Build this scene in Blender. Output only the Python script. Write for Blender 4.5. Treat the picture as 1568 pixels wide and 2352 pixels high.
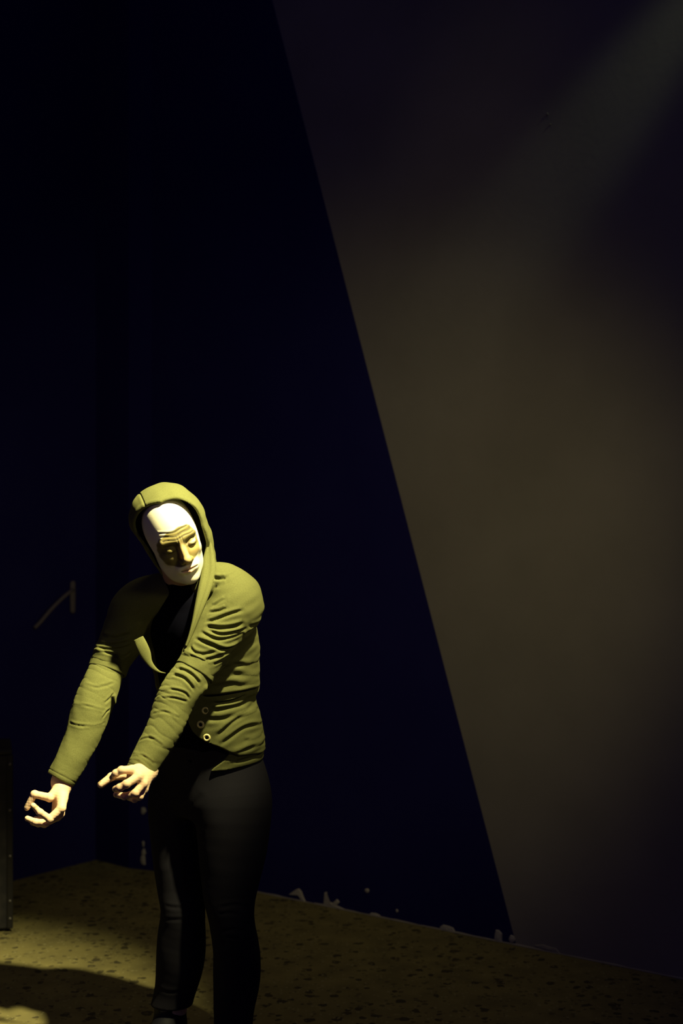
import bpy, math, random
import numpy as np
from mathutils import Vector
random.seed(7)
rng = np.random.default_rng(7)
for o in list(bpy.data.objects):
    bpy.data.objects.remove(o, do_unlink=True)
S = bpy.context.scene
COL = S.collection

# ------------------------------------------------------------------ camera
FPX = 3267.0                       # 50 mm lens on a 24 x 36 frame held upright
CAMZ = 1.55
cam_d = bpy.data.cameras.new('camera')
cam = bpy.data.objects.new('camera', cam_d); COL.objects.link(cam)
cam.location = (0, 0, CAMZ); cam.rotation_euler = (math.pi/2, 0, 0)
cam_d.sensor_fit = 'VERTICAL'; cam_d.sensor_height = 36.0; cam_d.sensor_width = 24.0
cam_d.lens = 36.0*FPX/2352.0
cam_d.dof.use_dof = True; cam_d.dof.focus_distance = 3.9; cam_d.dof.aperture_fstop = 2.2
S.camera = cam

# ------------------------------------------------------------------ world, lights, exposure
W = bpy.data.worlds.new('dark_hall'); S.world = W; W.use_nodes = True
bg = W.node_tree.nodes['Background']
bg.inputs[0].default_value = (0.17, 0.14, 1.0, 1); bg.inputs[1].default_value = 0.038
S.view_settings.view_transform = 'Standard'; S.view_settings.look = 'None'
S.view_settings.exposure = 0.0; S.view_settings.gamma = 1.0
S.view_settings.use_curve_mapping = False

def spot(name, loc, aim, watts, color, size, blend, radius):
    l = bpy.data.lights.new(name, 'SPOT'); l.energy = watts; l.color = color
    l.spot_size = math.radians(size); l.spot_blend = blend; l.shadow_soft_size = radius
    o = bpy.data.objects.new(name, l); COL.objects.link(o); o.location = loc
    o.rotation_euler = (Vector(aim)-Vector(loc)).to_track_quat('-Z', 'Y').to_euler()
    return o
KEY_DIR = np.array([0.43, -0.345, 0.81]); KEY_DIR /= np.linalg.norm(KEY_DIR)
KEY_AIM = np.array([-0.78, 3.93, 1.10])
KEY_POS = KEY_AIM + 3.0*KEY_DIR
spot('key_spotlight', KEY_POS, KEY_AIM, 1620, (1.0, 0.90, 0.44), 26.5, 1.0, 0.04)
spot('amber_wall_fill', (1.15, 2.1, 2.3), (-0.30, 5.77, 1.15), 60, (1.0, 0.84, 0.38), 53, 1.0, 0.15)  # added fill in place of warm bounce on the wall, no actual lamp
spot('raking_wall_spotlight', (1.74, 3.97, 4.14), (0.62, 5.09, 2.55), 24, (0.80, 0.92, 0.50), 16, 1.0, 0.06)
spot('floor_fill', (0.35, 4.5, 4.4), (-0.35, 4.85, 0.0), 46, (1.0, 0.80, 0.38), 46, 1.0, 0.4)  # added overhead fill that lifts the dim floor, no actual lamp
fl = bpy.data.lights.new('warm_fill_light', 'AREA'); fl.energy = 1.1; fl.color = (1.0, 0.66, 0.30); fl.size = 1.2  # added weak fill standing in for warm bounce on the shaded face
flo = bpy.data.objects.new('warm_fill_light', fl); COL.objects.link(flo); flo.location = (-2.4, 1.4, 2.2)
flo.rotation_euler = (Vector((-0.5, 4.2, 0.9))-flo.location).to_track_quat('-Z', 'Y').to_euler()

# ------------------------------------------------------------------ small helpers
def P(x, y, Y):
    """world point seen at photograph pixel (x, y) that stands Y metres in front of the camera"""
    return np.array([(x-784.0)/FPX*Y, Y, CAMZ-(y-1176.0)/FPX*Y])

def lab(o, label=None, cat=None, group=None, kind=None):
    if label: o['label'] = label
    if cat: o['category'] = cat
    if group: o['group'] = group
    if kind: o['kind'] = kind
    return o

def empty(name, loc, parent=None):
    o = bpy.data.objects.new(name, None); COL.objects.link(o); o.location = loc
    o.empty_display_size = 0.1
    return o

def link(name, me, mat, parent=None):
    o = bpy.data.objects.new(name, me); COL.objects.link(o)
    if mat is not None and len(me.materials) == 0: me.materials.append(mat)
    if parent is not None:
        o.parent = parent
        off = Vector((0, 0, 0)); q = parent
        while q is not None:
            off += q.location; q = q.parent
        o.location = -off          # meshes are written in world coordinates
    return o

def mesh_np(name, V, F, smooth=True):
    V = np.asarray(V, dtype=np.float32); F = np.asarray(F, dtype=np.int32)
    me = bpy.data.meshes.new(name)
    n = F.shape[1]
    me.vertices.add(len(V)); me.vertices.foreach_set('co', V.ravel())
    me.loops.add(F.size); me.loops.foreach_set('vertex_index', F.ravel())
    me.polygons.add(len(F))
    me.polygons.foreach_set('loop_start', np.arange(len(F), dtype=np.int32)*n)
    me.update(calc_edges=True); me.validate()
    if smooth: me.polygons.foreach_set('use_smooth', np.ones(len(me.polygons), dtype=bool))
    me.update()
    return me

def mesh_py(name, V, F, smooth=False):
    me = bpy.data.meshes.new(name)
    me.from_pydata([tuple(float(c) for c in v) for v in V], [], F); me.update()
    if smooth:
        for p in me.polygons: p.use_smooth = True
    return me

def box_vf(lo, hi, bev=0.0):
    x0, y0, z0 = lo; x1, y1, z1 = hi
    V = [(x0,y0,z0),(x1,y0,z0),(x1,y1,z0),(x0,y1,z0),(x0,y0,z1),(x1,y0,z1),(x1,y1,z1),(x0,y1,z1)]
    F = [(0,3,2,1),(4,5,6,7),(0,1,5,4),(1,2,6,5),(2,3,7,6),(3,0,4,7)]
    return V, F

def sweep(name, pts, radii, seg=10, flat=None, closed=False):
    """tube through pts; radii scalar or (a, b) per point; flat = direction of the b axis"""
    pts = [np.array(p, float) for p in pts]; n = len(pts); V = []; F = []
    for i, p in enumerate(pts):
        if closed: t = pts[(i+1) % n]-pts[i-1]
        else: t = pts[min(i+1, n-1)]-pts[max(i-1, 0)]
        t /= np.linalg.norm(t)+1e-9
        up = np.array(flat, float) if flat is not None else np.array([0.13, 0.2, 0.97])
        u = np.cross(t, up); u /= np.linalg.norm(u)+1e-9; v = np.cross(u, t)
        r = radii[i] if hasattr(radii, '__len__') else radii
        a, b = r if hasattr(r, '__len__') else (r, r)
        for k in range(seg):
            an = 2*math.pi*k/seg
            V.append(p+u*a*math.cos(an)+v*b*math.sin(an))
    m = n if closed else n-1
    for i in range(m):
        for k in range(seg):
            j = (i+1) % n; k2 = (k+1) % seg
            F.append((i*seg+k, i*seg+k2, j*seg+k2, j*seg+k))
    if not closed:
        F.append(tuple(range(seg))[::-1]); F.append(tuple((n-1)*seg+k for k in range(seg)))
    return mesh_py(name, V, F, True)

def catmull(pts, sub):
    A = np.array(pts, float); n = len(A); out = []
    for i in range(n-1):
        p0, p1, p2, p3 = A[max(i-1, 0)], A[i], A[i+1], A[min(i+2, n-1)]
        for s in range(sub):
            t = s/sub
            out.append(0.5*((2*p1)+(-p0+p2)*t+(2*p0-5*p1+4*p2-p3)*t*t+(-p0+3*p1-3*p2+p3)*t**3))
    out.append(A[-1])
    return np.array(out)

# ------------------------------------------------------------------ distance fields
def norm(v): v = np.array(v, float); return v/np.linalg.norm(v)
def smin(a, b, k):
    h = np.clip(0.5+0.5*(b-a)/k, 0, 1)
    return b*(1-h)+a*h-k*h*(1-h)
def smax(a, b, k): return -smin(-a, -b, k)
def rcone(p, a, b, ra, rb):
    a = np.asarray(a, np.float32); b = np.asarray(b, np.float32)
    ab = b-a; t = np.clip(((p-a)@ab)/float(ab@ab), 0, 1)
    q = p-a-t[:, None]*ab
    return np.sqrt(np.einsum('ij,ij->i', q, q))-(ra+t*(rb-ra))
def chain(p, pts, rad, k=0.0):
    d = None
    for i in range(len(pts)-1):
        e = rcone(p, pts[i], pts[i+1], float(rad[i]), float(rad[i+1]))
        d = e if d is None else (smin(d, e, k) if k > 0 else np.minimum(d, e))
    return d
def ell(p, c, r):
    r = np.asarray(r, np.float32); q = (p-np.asarray(c, np.float32))/r
    k0 = np.sqrt(np.einsum('ij,ij->i', q, q))+1e-6; q2 = q/r
    k1 = np.sqrt(np.einsum('ij,ij->i', q2, q2))+1e-6
    return k0*(k0-1)/k1
def ell2(u, v, a, b):
    k0 = np.sqrt((u/a)**2+(v/b)**2)+1e-5
    k1 = np.sqrt((u/a**2)**2+(v/b**2)**2)+1e-4
    return k0*(k0-1)/k1

def polygonise(f, lo, hi, h, B=8, relax=2):
    lo = np.array(lo, float); hi = np.array(hi, float)
    nb = np.ceil((hi-lo)/(B*h)).astype(int)
    gi = np.stack(np.meshgrid(*[np.arange(n) for n in nb], indexing='ij'), -1).reshape(-1, 3)
    cen = (lo+(gi+0.5)*B*h).astype(np.float32)
    fc = np.concatenate([f(cen[i:i+200000]) for i in range(0, len(cen), 200000)])
    gi = gi[np.abs(fc) < B*h*1.15+0.003]
    ar = np.arange(B+1)
    off = np.stack(np.meshgrid(ar, ar, ar, indexing='ij'), -1).reshape(-1, 3)
    N = nb*B+2
    cid = lambda I: (I[..., 0]*N[1]+I[..., 1])*N[2]+I[..., 2]
    VV, II, QQ = [], [], []
    CH = 300
    for s in range(0, len(gi), CH):
        g = gi[s:s+CH]; m = len(g)
        I = g[:, None, :]*B+off[None]
        v = f((lo+I.reshape(-1, 3)*h).astype(np.float32)).reshape(m, B+1, B+1, B+1)
        ins = v < 0
        I = I.reshape(m, B+1, B+1, B+1, 3)
        cnt = np.zeros((m, B, B, B), int)
        for dx in (0, 1):
            for dy in (0, 1):
                for dz in (0, 1):
                    cnt += ins[:, dx:dx+B, dy:dy+B, dz:dz+B]
        act = np.argwhere((cnt > 0) & (cnt < 8))
        if len(act):
            acc = np.zeros((len(act), 3)); w = np.zeros(len(act))
            b, x, y, z = act.T
            for ax in range(3):
                o1, o2 = [k for k in range(3) if k != ax]
                for u in (0, 1):
                    for t in (0, 1):
                        d0 = [0, 0, 0]; d0[o1] = u; d0[o2] = t
                        d1 = list(d0); d1[ax] = 1
                        a0 = v[b, x+d0[0], y+d0[1], z+d0[2]]; a1 = v[b, x+d1[0], y+d1[1], z+d1[2]]
                        c = (a0 < 0) != (a1 < 0)
                        tt = np.where(c, a0/np.where(c, a0-a1, 1), 0)
                        pt = np.tile(np.array(d0, float), (len(act), 1)); pt[:, ax] = tt
                        acc += pt*c[:, None]; w += c
            base = I[b, x, y, z]
            VV.append(lo+(base+acc/w[:, None])*h); II.append(cid(base))
        for ax in range(3):
            sl0 = [slice(0, B)]*3; sl1 = list(sl0); sl1[ax] = slice(1, B+1)
            a = ins[(slice(None), *sl0)]; c = ins[(slice(None), *sl1)]
            e = np.argwhere(a != c)
            if not len(e): continue
            bb, x, y, z = e.T; base = I[bb, x, y, z]; sgn = a[bb, x, y, z]
            o1, o2 = (ax+1) % 3, (ax+2) % 3
            d1 = np.zeros(3, int); d1[o1] = 1; d2 = np.zeros(3, int); d2[o2] = 1
            q = np.stack([cid(base-d1-d2), cid(base-d2), cid(base), cid(base-d1)], 1)
            q[~sgn] = q[~sgn][:, ::-1]
            QQ.append(q)
    V = np.concatenate(VV); I = np.concatenate(II); Q = np.concatenate(QQ)
    o = np.argsort(I); I = I[o]; V = V[o]
    k = np.clip(np.searchsorted(I, Q), 0, len(I)-1)
    k = k[(I[k] == Q).all(1)]
    for _ in range(relax):
        g, fv = grad(f, V, h*0.5)
        V = V-np.clip(fv, -h, h)[:, None]*g
    return V, k

def grad(f, V, e=0.001):
    V = V.astype(np.float64); G = np.zeros_like(V); n = len(V)
    f0 = f(V.astype(np.float32))
    for a in range(3):
        d = np.zeros(3); d[a] = e
        G[:, a] = f((V+d).astype(np.float32))-f((V-d).astype(np.float32))
    G /= np.linalg.norm(G, axis=1)[:, None]+1e-9
    return G, f0

def hit(px, py, f, Y0=3.3, Y1=4.6):
    """first point where the view ray of a photograph pixel meets the surface"""
    Y = np.arange(Y0, Y1, 0.002)
    d = np.array([(px-784.0)/FPX, 1.0, -(py-1176.0)/FPX])
    p = Y[:, None]*d+np.array([0, 0, CAMZ])
    v = f(p.astype(np.float32)); i = np.argmax(v < 0)
    if not v[i] < 0: i = int(np.argmin(v))
    return p[i]

def vnormals(V, F):
    n = np.zeros_like(V)
    a, b, c, d = V[F[:, 0]], V[F[:, 1]], V[F[:, 2]], V[F[:, 3]]
    fn = np.cross(c-a, d-b)
    for k in range(4): np.add.at(n, F[:, k], fn)
    return n/(np.linalg.norm(n, axis=1)[:, None]+1e-12)

def crease(V, N, lines, f):
    """press cloth folds into the surface: each line is (pixel points, depth mm, width mm)"""
    D = np.zeros(len(V))
    for pts, A, w in lines:
        q = np.array([hit(x, y, f) for x, y in pts]); q = catmull(q, 4)
        lo = q.min(0)-0.06; hi = q.max(0)+0.06
        m = np.where(((V > lo) & (V < hi)).all(1))[0]
        if not len(m): continue
        p = V[m]; best = np.full(len(m), 9.0); L = len(q)-1; tb = np.zeros(len(m)); sg = np.zeros(len(m))
        for i in range(L):
            ab = q[i+1]-q[i]; t = np.clip(((p-q[i])@ab)/(ab@ab+1e-12), 0, 1)
            r = p-q[i]-t[:, None]*ab; d = np.linalg.norm(r, axis=1)
            c = d < best; best[c] = d[c]; tb[c] = (i+t[c])/L; sg[c] = r[c, 2]
        fade = np.clip(np.minimum(tb, 1-tb)*5+0.15, 0, 1)
        W = w*0.001; sd = np.where(sg > 0, best, -best)
        prof = -np.exp(-(best/W)**2)+0.62*np.exp(-((sd-1.9*W)/(1.25*W))**2)+0.35*np.exp(-((sd+1.9*W)/(1.4*W))**2)
        D[m] += A*0.001*prof*fade
    return V+N*D[:, None]

def wave(V, seed, scale, n=5):
    r = np.random.default_rng(seed); s = np.zeros(len(V))
    for i in range(n):
        k = r.normal(size=3)*scale*(1+0.6*i); s += np.sin(V@k+r.uniform(0, 6.28))/(1+0.6*i)
    return s

# ------------------------------------------------------------------ materials
def mat(name, color, rough=0.8, bump=None, spec=0.3, mottled=None, metal=0.0, sheen=0.0, sss=0.0):
    m = bpy.data.materials.new(name); m.use_nodes = True; nt = m.node_tree
    b = nt.nodes['Principled BSDF']
    b.inputs['Base Color'].default_value = (*color, 1); b.inputs['Roughness'].default_value = rough
    b.inputs['Specular IOR Level'].default_value = spec; b.inputs['Metallic'].default_value = metal
    if sheen:
        b.inputs['Sheen Weight'].default_value = sheen; b.inputs['Sheen Roughness'].default_value = 0.5
        b.inputs['Sheen Tint'].default_value = (*[min(1, c*3) for c in color], 1)
    if sss:
        b.inputs['Subsurface Weight'].default_value = sss
        b.inputs['Subsurface Radius'].default_value = (1.0, 0.35, 0.15); b.inputs['Subsurface Scale'].default_value = 0.008
    tc = nt.nodes.new('ShaderNodeTexCoord')
    if mottled:
        sc, c2, lo, hi = mottled
        n = nt.nodes.new('ShaderNodeTexNoise'); n.inputs['Scale'].default_value = sc; n.inputs['Detail'].default_value = 6
        r = nt.nodes.new('ShaderNodeValToRGB')
        r.color_ramp.elements[0].position = lo; r.color_ramp.elements[0].color = (*color, 1)
        r.color_ramp.elements[1].position = hi; r.color_ramp.elements[1].color = (*c2, 1)
        nt.links.new(tc.outputs['Object'], n.inputs['Vector']); nt.links.new(n.outputs['Fac'], r.inputs['Fac'])
        nt.links.new(r.outputs['Color'], b.inputs['Base Color'])
    if bump:
        sc, st = bump
        n = nt.nodes.new('ShaderNodeTexNoise'); n.inputs['Scale'].default_value = sc; n.inputs['Detail'].default_value = 4
        bp = nt.nodes.new('ShaderNodeBump'); bp.inputs['Strength'].default_value = st; bp.inputs['Distance'].default_value = 0.002
        nt.links.new(tc.outputs['Object'], n.inputs['Vector']); nt.links.new(n.outputs['Fac'], bp.inputs['Height'])
        nt.links.new(bp.outputs['Normal'], b.inputs['Normal'])
    return m

M_cloth = mat('olive_jersey', (0.108, 0.112, 0.038), 0.9, (900, 0.35), 0.15, (420, (0.138, 0.142, 0.050), 0.35, 0.7), sheen=0.15)
M_under = mat('olive_undersleeve_jersey', (0.112, 0.116, 0.039), 0.9, (900, 0.35), 0.15, (380, (0.148, 0.152, 0.054), 0.35, 0.7), sheen=0.15)
M_shirt = mat('black_shirt_cotton', (0.003, 0.003, 0.006), 1.0, (900, 0.2), 0.0)
M_pants = mat('black_trouser_cloth', (0.019, 0.018, 0.024), 0.9, (900, 0.2), 0.08)
M_boot = mat('black_boot_leather', (0.010, 0.010, 0.016), 0.65, (200, 0.3), 0.25)
M_lace = mat('grey_bootlace', (0.12, 0.12, 0.13), 0.8)
M_brass = mat('brass_eyelet', (0.90, 0.80, 0.36), 0.4, metal=0.15, spec=0.6)
M_hole = mat('eyelet_hole_black', (0.004, 0.004, 0.008), 0.9, spec=0.05)
M_seam = mat('dark_seam_thread', (0.03, 0.028, 0.012), 0.9)
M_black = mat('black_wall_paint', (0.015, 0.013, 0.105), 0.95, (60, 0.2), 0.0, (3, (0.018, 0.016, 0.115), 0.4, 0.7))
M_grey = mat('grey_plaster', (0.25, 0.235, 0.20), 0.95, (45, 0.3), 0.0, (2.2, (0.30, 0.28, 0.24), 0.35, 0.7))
M_chip = mat('bare_plaster', (0.42, 0.40, 0.34), 0.95, (120, 0.5), 0.0)
M_case = mat('scuffed_black_case', (0.018, 0.017, 0.019), 0.6, (80, 0.3), 0.3, (20, (0.034, 0.031, 0.030), 0.45, 0.75))
M_edge = mat('dull_case_edging', (0.03, 0.028, 0.028), 0.5, metal=0.5)
M_rivet = mat('dull_steel_rivet', (0.16, 0.15, 0.14), 0.45, metal=0.5)
M_hook = mat('grey_hook_metal', (0.15, 0.13, 0.13), 0.7, metal=0.0)

def terrazzo():
    m = bpy.data.materials.new('speckled_terrazzo'); m.use_nodes = True; nt = m.node_tree
    b = nt.nodes['Principled BSDF']; b.inputs['Roughness'].default_value = 0.8
    b.inputs['Specular IOR Level'].default_value = 0.15
    tc = nt.nodes.new('ShaderNodeTexCoord')
    col = None
    base = nt.nodes.new('ShaderNodeTexNoise'); base.inputs['Scale'].default_value = 9; base.inputs['Detail'].default_value = 8
    nt.links.new(tc.outputs['Object'], base.inputs['Vector'])
    r = nt.nodes.new('ShaderNodeValToRGB')
    r.color_ramp.elements[0].position = 0.3; r.color_ramp.elements[0].color = (0.125, 0.108, 0.045, 1)
    r.color_ramp.elements[1].position = 0.7; r.color_ramp.elements[1].color = (0.185, 0.160, 0.062, 1)
    nt.links.new(base.outputs['Fac'], r.inputs['Fac']); col = r.outputs['Color']
    for sc, th, dens, c in ((24, 0.46, 0.42, (0.050, 0.043, 0.022, 1)), (44, 0.48, 0.45, (0.085, 0.073, 0.033, 1)), (70, 0.4, 0.5, (0.21, 0.19, 0.09, 1))):
        d = nt.nodes.new('ShaderNodeTexNoise'); d.inputs['Scale'].default_value = sc*1.5
        mx = nt.nodes.new('ShaderNodeMixRGB'); mx.blend_type = 'ADD'; mx.inputs[0].default_value = 0.018*26/sc*1.6
        nt.links.new(tc.outputs['Object'], d.inputs['Vector'])
        nt.links.new(tc.outputs['Object'], mx.inputs[1]); nt.links.new(d.outputs['Color'], mx.inputs[2])
        v = nt.nodes.new('ShaderNodeTexVoronoi'); v.inputs['Scale'].default_value = sc
        nt.links.new(mx.outputs[0], v.inputs['Vector'])
        sp = nt.nodes.new('ShaderNodeSeparateColor'); nt.links.new(v.outputs['Color'], sp.inputs[0])
        # chip radius differs from cell to cell
        mu = nt.nodes.new('ShaderNodeMath'); mu.operation = 'MULTIPLY'; mu.inputs[1].default_value = th
        nt.links.new(sp.outputs[0], mu.inputs[0])
        lt = nt.nodes.new('ShaderNodeMath'); lt.operation = 'LESS_THAN'
        nt.links.new(v.outputs['Distance'], lt.inputs[0]); nt.links.new(mu.outputs[0], lt.inputs[1])
        gt = nt.nodes.new('ShaderNodeMath'); gt.operation = 'GREATER_THAN'; gt.inputs[1].default_value = dens
        nt.links.new(sp.outputs[1], gt.inputs[0])
        a = nt.nodes.new('ShaderNodeMath'); a.operation = 'MULTIPLY'
        nt.links.new(lt.outputs[0], a.inputs[0]); nt.links.new(gt.outputs[0], a.inputs[1])
        mix = nt.nodes.new('ShaderNodeMixRGB'); mix.inputs[2].default_value = c
        nt.links.new(a.outputs[0], mix.inputs[0]); nt.links.new(col, mix.inputs[1]); col = mix.outputs[0]
    nt.links.new(col, b.inputs['Base Color'])
    return m
M_floor = terrazzo()

def skin_mat():
    m = bpy.data.materials.new('skin_and_face_paint'); m.use_nodes = True; nt = m.node_tree
    b = nt.nodes['Principled BSDF']; b.inputs['Roughness'].default_value = 0.6
    b.inputs['Specular IOR Level'].default_value = 0.3
    b.inputs['Subsurface Weight'].default_value = 0.12
    b.inputs['Subsurface Radius'].default_value = (1.0, 0.35, 0.15); b.inputs['Subsurface Scale'].default_value = 0.006
    at = nt.nodes.new('ShaderNodeAttribute'); at.attribute_name = 'paint'
    nt.links.new(at.outputs['Color'], b.inputs['Base Color'])
    n = nt.nodes.new('ShaderNodeTexNoise'); n.inputs['Scale'].default_value = 500
    bp = nt.nodes.new('ShaderNodeBump'); bp.inputs['Strength'].default_value = 0.15; bp.inputs['Distance'].default_value = 0.001
    nt.links.new(n.outputs['Fac'], bp.inputs['Height']); nt.links.new(bp.outputs['Normal'], b.inputs['Normal'])
    return m
M_skin = skin_mat()

# ------------------------------------------------------------------ the setting
HW = 4.4                                             # wall height
def onwall(X): return 5.548-0.732*X                  # main back wall, seen in plan: Y of a given X
C0 = (-1.094, 6.34); C1 = (-0.925, 6.19); C2 = (-0.835, 6.158); 
FOOT = (0.625, onwall(0.625)); TOPB = (-0.28, onwall(-0.28)); ZB = 3.62
k = HW/ZB
TOPX = FOOT[0]+(TOPB[0]-FOOT[0])*k
nrm = norm((-0.732, -1.0, 0))*1.0                    # towards the room
def ext(poly, back, name, m):
    """plate: front polygon pushed back by a vector to give thickness"""
    n = len(poly); V = list(poly)+[np.array(p)+np.array(back) for p in poly]
    F = [tuple(range(n))[::-1], tuple(range(n, 2*n))]+[(i, (i+1) % n, n+(i+1) % n, n+i) for i in range(n)]
    return lab(link(name, mesh_py(name, V, F), m), kind='structure')
bk = -nrm*0.12
def w3(X, z): return np.array([X, onwall(X), z])
# black part, bounded on the right by the slanting paint edge
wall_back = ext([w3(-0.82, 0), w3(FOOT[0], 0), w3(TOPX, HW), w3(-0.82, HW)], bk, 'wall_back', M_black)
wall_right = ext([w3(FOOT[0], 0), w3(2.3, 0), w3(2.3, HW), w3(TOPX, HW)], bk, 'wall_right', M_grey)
# shallow chamfer, return and left wall
P3 = w3(-0.82, 0)
poly = [P3[:2], np.array(C1), np.array(C0), np.array([-1.094-0.62*2.2, 6.34-0.785*2.2])]
V = []; F = []
for q in poly: V += [(q[0], q[1], 0), (q[0], q[1], HW)]
outp = [poly[0]+np.array([.1, .14]), poly[1]+np.array([.1, .14]), poly[2]+np.array([-.02, .17]), poly[3]+np.array([-.12, .08])]
for q in outp: V += [(q[0], q[1], 0), (q[0], q[1], HW)]
for i in range(3):
    F += [(2*i, 2*i+1, 2*i+3, 2*i+2), (8+2*i, 8+2*i+2, 8+2*i+3, 8+2*i+1), (2*i+1, 8+2*i+1, 8+2*i+3, 2*i+3), (2*i, 2*i+2, 8+2*i+2, 8+2*i)]
F += [(0, 8, 9, 1), (6, 7, 15, 14)]
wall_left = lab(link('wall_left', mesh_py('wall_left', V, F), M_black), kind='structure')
V, F = box_vf((-4.5, -1.5, -0.12), (4.5, 7.2, 0.0))
floor = lab(link('floor', mesh_py('floor', V, F), M_floor), kind='structure')

# uneven mortar bead along the foot of the back wall
pts = []; rad = []
for i in range(150):
    X = -0.80+(2.2+0.8)*i/149
    s = 0.5+0.5*math.sin(i*0.9)*math.sin(i*0.37+1)+random.uniform(-.15, .15)
    p = w3(X, 0.001)+nrm*0.002; pts.append(p); rad.append(0.0022+0.0035*max(0, s))
lab(link('trim_1', sweep('trim_1', pts, rad, 6), M_grey), kind='structure')

# flaked spots where bare plaster shows, small raised pieces of the wall
def chip(outline, parent, center, frame, mt=M_chip):
    """outline in metres in the wall plane, frame = (along, up, out)"""
    al, up, out = [np.array(v, float) for v in frame]; c = np.array(center, float)
    n = len(outline)
    V = [c+al*x+up*y+out*0.0035 for x, y in outline]+[c+al*x*1.12+up*y*1.12-out*0.002 for x, y in outline]
    V.append(c+al*np.mean([o[0] for o in outline])+up*np.mean([o[1] for o in outline])+out*0.006)
    F = [(i, (i+1) % n, 2*n) for i in range(n)]+[((i+1) % n, i, n+i, n+(i+1) % n) for i in range(n)]
    return link('plaster_chip', mesh_py('plaster_chip', V, F), mt, parent)
al = norm((1, -0.732, 0))
def wpix(x, y):
    # where the sight line through pixel (x, y) meets the back wall
    X = (x-784)/FPX; Y = 5.548/(1+0.732*X); return P(x, y, Y)
def rough_outline(w, h, n=9, jag=0.35):
    return [(w*math.cos(2*math.pi*i/n)*(1+random.uniform(-jag, jag)), h*math.sin(2*math.pi*i/n)*(1+random.uniform(-jag, jag))) for i in range(n)]
s = 5.6/FPX/0.8
fr = (al, (0, 0, 1), nrm)
chip([(-20*s,-2*s),(-6*s,8*s),(2*s,12*s),(8*s,8*s),(13*s,-2*s),(20*s,-12*s),(10*s,-10*s),(5*s,0),(-2*s,4*s),(-9*s,0)], wall_back, wpix(684, 2056), fr)
chip([(-32*s,-1*s),(-12*s,0),(-10*s,20*s),(-5*s,22*s),(-3*s,6*s),(8*s,5*s),(17*s,13*s),(22*s,9*s),(16*s,2*s),(32*s,-1*s),(30*s,-6*s),(18*s,-6*s),(20*s,-12*s),(2*s,-8*s),(-12*s,-4*s)], wall_back, wpix(756, 2079), fr)
for (x, y, w, h) in ((843, 2045, 4, 4), (860, 2106, 13, 6), (886, 2115, 5, 3.5), (910, 2121, 5, 3.5), (912, 2092, 2, 3),
                     (1028, 2136, 16, 7), (1144, 2155, 8, 13), (1176, 2157, 5, 6)):
    chip(rough_outline(w*s, h*s, 9, 0.22), wall_back, wpix(x, y), fr)
for (x, y, w, h) in ((1257, 262, 2, 2), (1264, 285, 1.2, 1.2), (1260, 2180, 22, 5), (1285, 2198, 9, 5), (1420, 2232, 10, 4)):
    chip(rough_outline(w*s, h*s, 9, 0.3), wall_right, wpix(x, y), fr, M_grey)
# chips on the shallow corner left of the performer
c1 = np.array([C1[0], C1[1], 0]); al1 = norm((poly[0][0]-C1[0], poly[0][1]-C1[1], 0)); n1 = norm(np.cross(al1, (0, 0, 1)))
if n1[1] > 0: n1 = -n1
for (y, w, h) in ((1862, 5, 7), (1935, 3, 3), (1958, 4, 9), (1975, 5.5, 11), (1940, 2, 3)):
    Y = 6.17; c = P(330, y, Y); Yp = c1[1]+(c[0]-c1[0])*al1[1]/al1[0]; c[1] = Yp
    chip(rough_outline(w*s, h*s, 8, 0.3), wall_left, c, (al1, (0, 0, 1), n1))

# hook-shaped bracket on the left wall
lw_d = norm((-0.62, -0.785, 0)); lw_n = norm((0.785, -0.62, 0))
def lwpix(x, y, out=0.0):
    X = (x-784)/FPX; # line: C0 + t*d
    t = (X*C0[1]-C0[0])/(lw_d[0]-X*lw_d[1]); Y = C0[1]+t*lw_d[1]
    return P(x, y, Y)+lw_n*out
hook = lab(empty('wall_hook', lwpix(165, 1370)), 'dim grey hook with a curved arm, fixed high on the black wall at far left', 'hook')
a, b = lwpix(165, 1334, 0.006), lwpix(165, 1408, 0.006)
link('back_plate', sweep('back_plate', [a, a+(b-a)*.06, a+(b-a)*.5, a+(b-a)*.94, b], [(.008, .006), (.014, .008), (.015, .008), (.014, .008), (.008, .006)], 12, flat=lw_n), M_hook, hook)
arc = [lwpix(163, 1355, .012), lwpix(150, 1359, .03), lwpix(134, 1370, .035), lwpix(118, 1385, .036), lwpix(104, 1400, .034), lwpix(92, 1416, .03), lwpix(84, 1430, .02), lwpix(77, 1442, .006)]
link('curved_arm', sweep('curved_arm', catmull(arc, 3), 0.0085, 10), M_hook, hook)

# road case at the left edge of the picture
cx1 = (30-784)/FPX*5.25; z1 = CAMZ-(1722-1176)/FPX*5.25
case = lab(empty('road_case', (cx1, 5.25, 0)), 'scuffed black road case standing on the floor at the left edge, cut by the frame', 'case')
def bx(name, lo, hi, m, par, bev=0.004):
    V, F = box_vf(lo, hi); o = link(name, mesh_py(name, V, F), m, par)
    md = o.modifiers.new('bevel', 'BEVEL'); md.width = bev; md.segments = 2; return o
x0, x1, y0, y1 = cx1-0.38, cx1, 5.25, 5.53
bx('case_body', (x0+.006, y0+.006, 0.012), (x1-.006, y1-.006, z1-.02), M_case, case)
bx('lid', (x0+.003, y0+.003, z1-.018), (x1-.003, y1-.003, z1), M_case, case)
for (ex, ey) in ((x0, y0), (x1-.022, y0), (x0, y1-.022), (x1-.022, y1-.022)):
    bx('corner_edging', (ex, ey, 0.012), (ex+.022, ey+.022, z1-.02), M_edge, case, .003)
for (fx, fy) in ((x0+.03, y0+.03), (x1-.03, y0+.03), (x0+.03, y1-.03), (x1-.03, y1-.03)):
    link('rubber_foot', sweep('rubber_foot', [(fx, fy, 0), (fx, fy, .004), (fx, fy, .013)], [.014, .016, .016], 12, flat=(0, 1, 0)), M_case, case)
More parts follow.
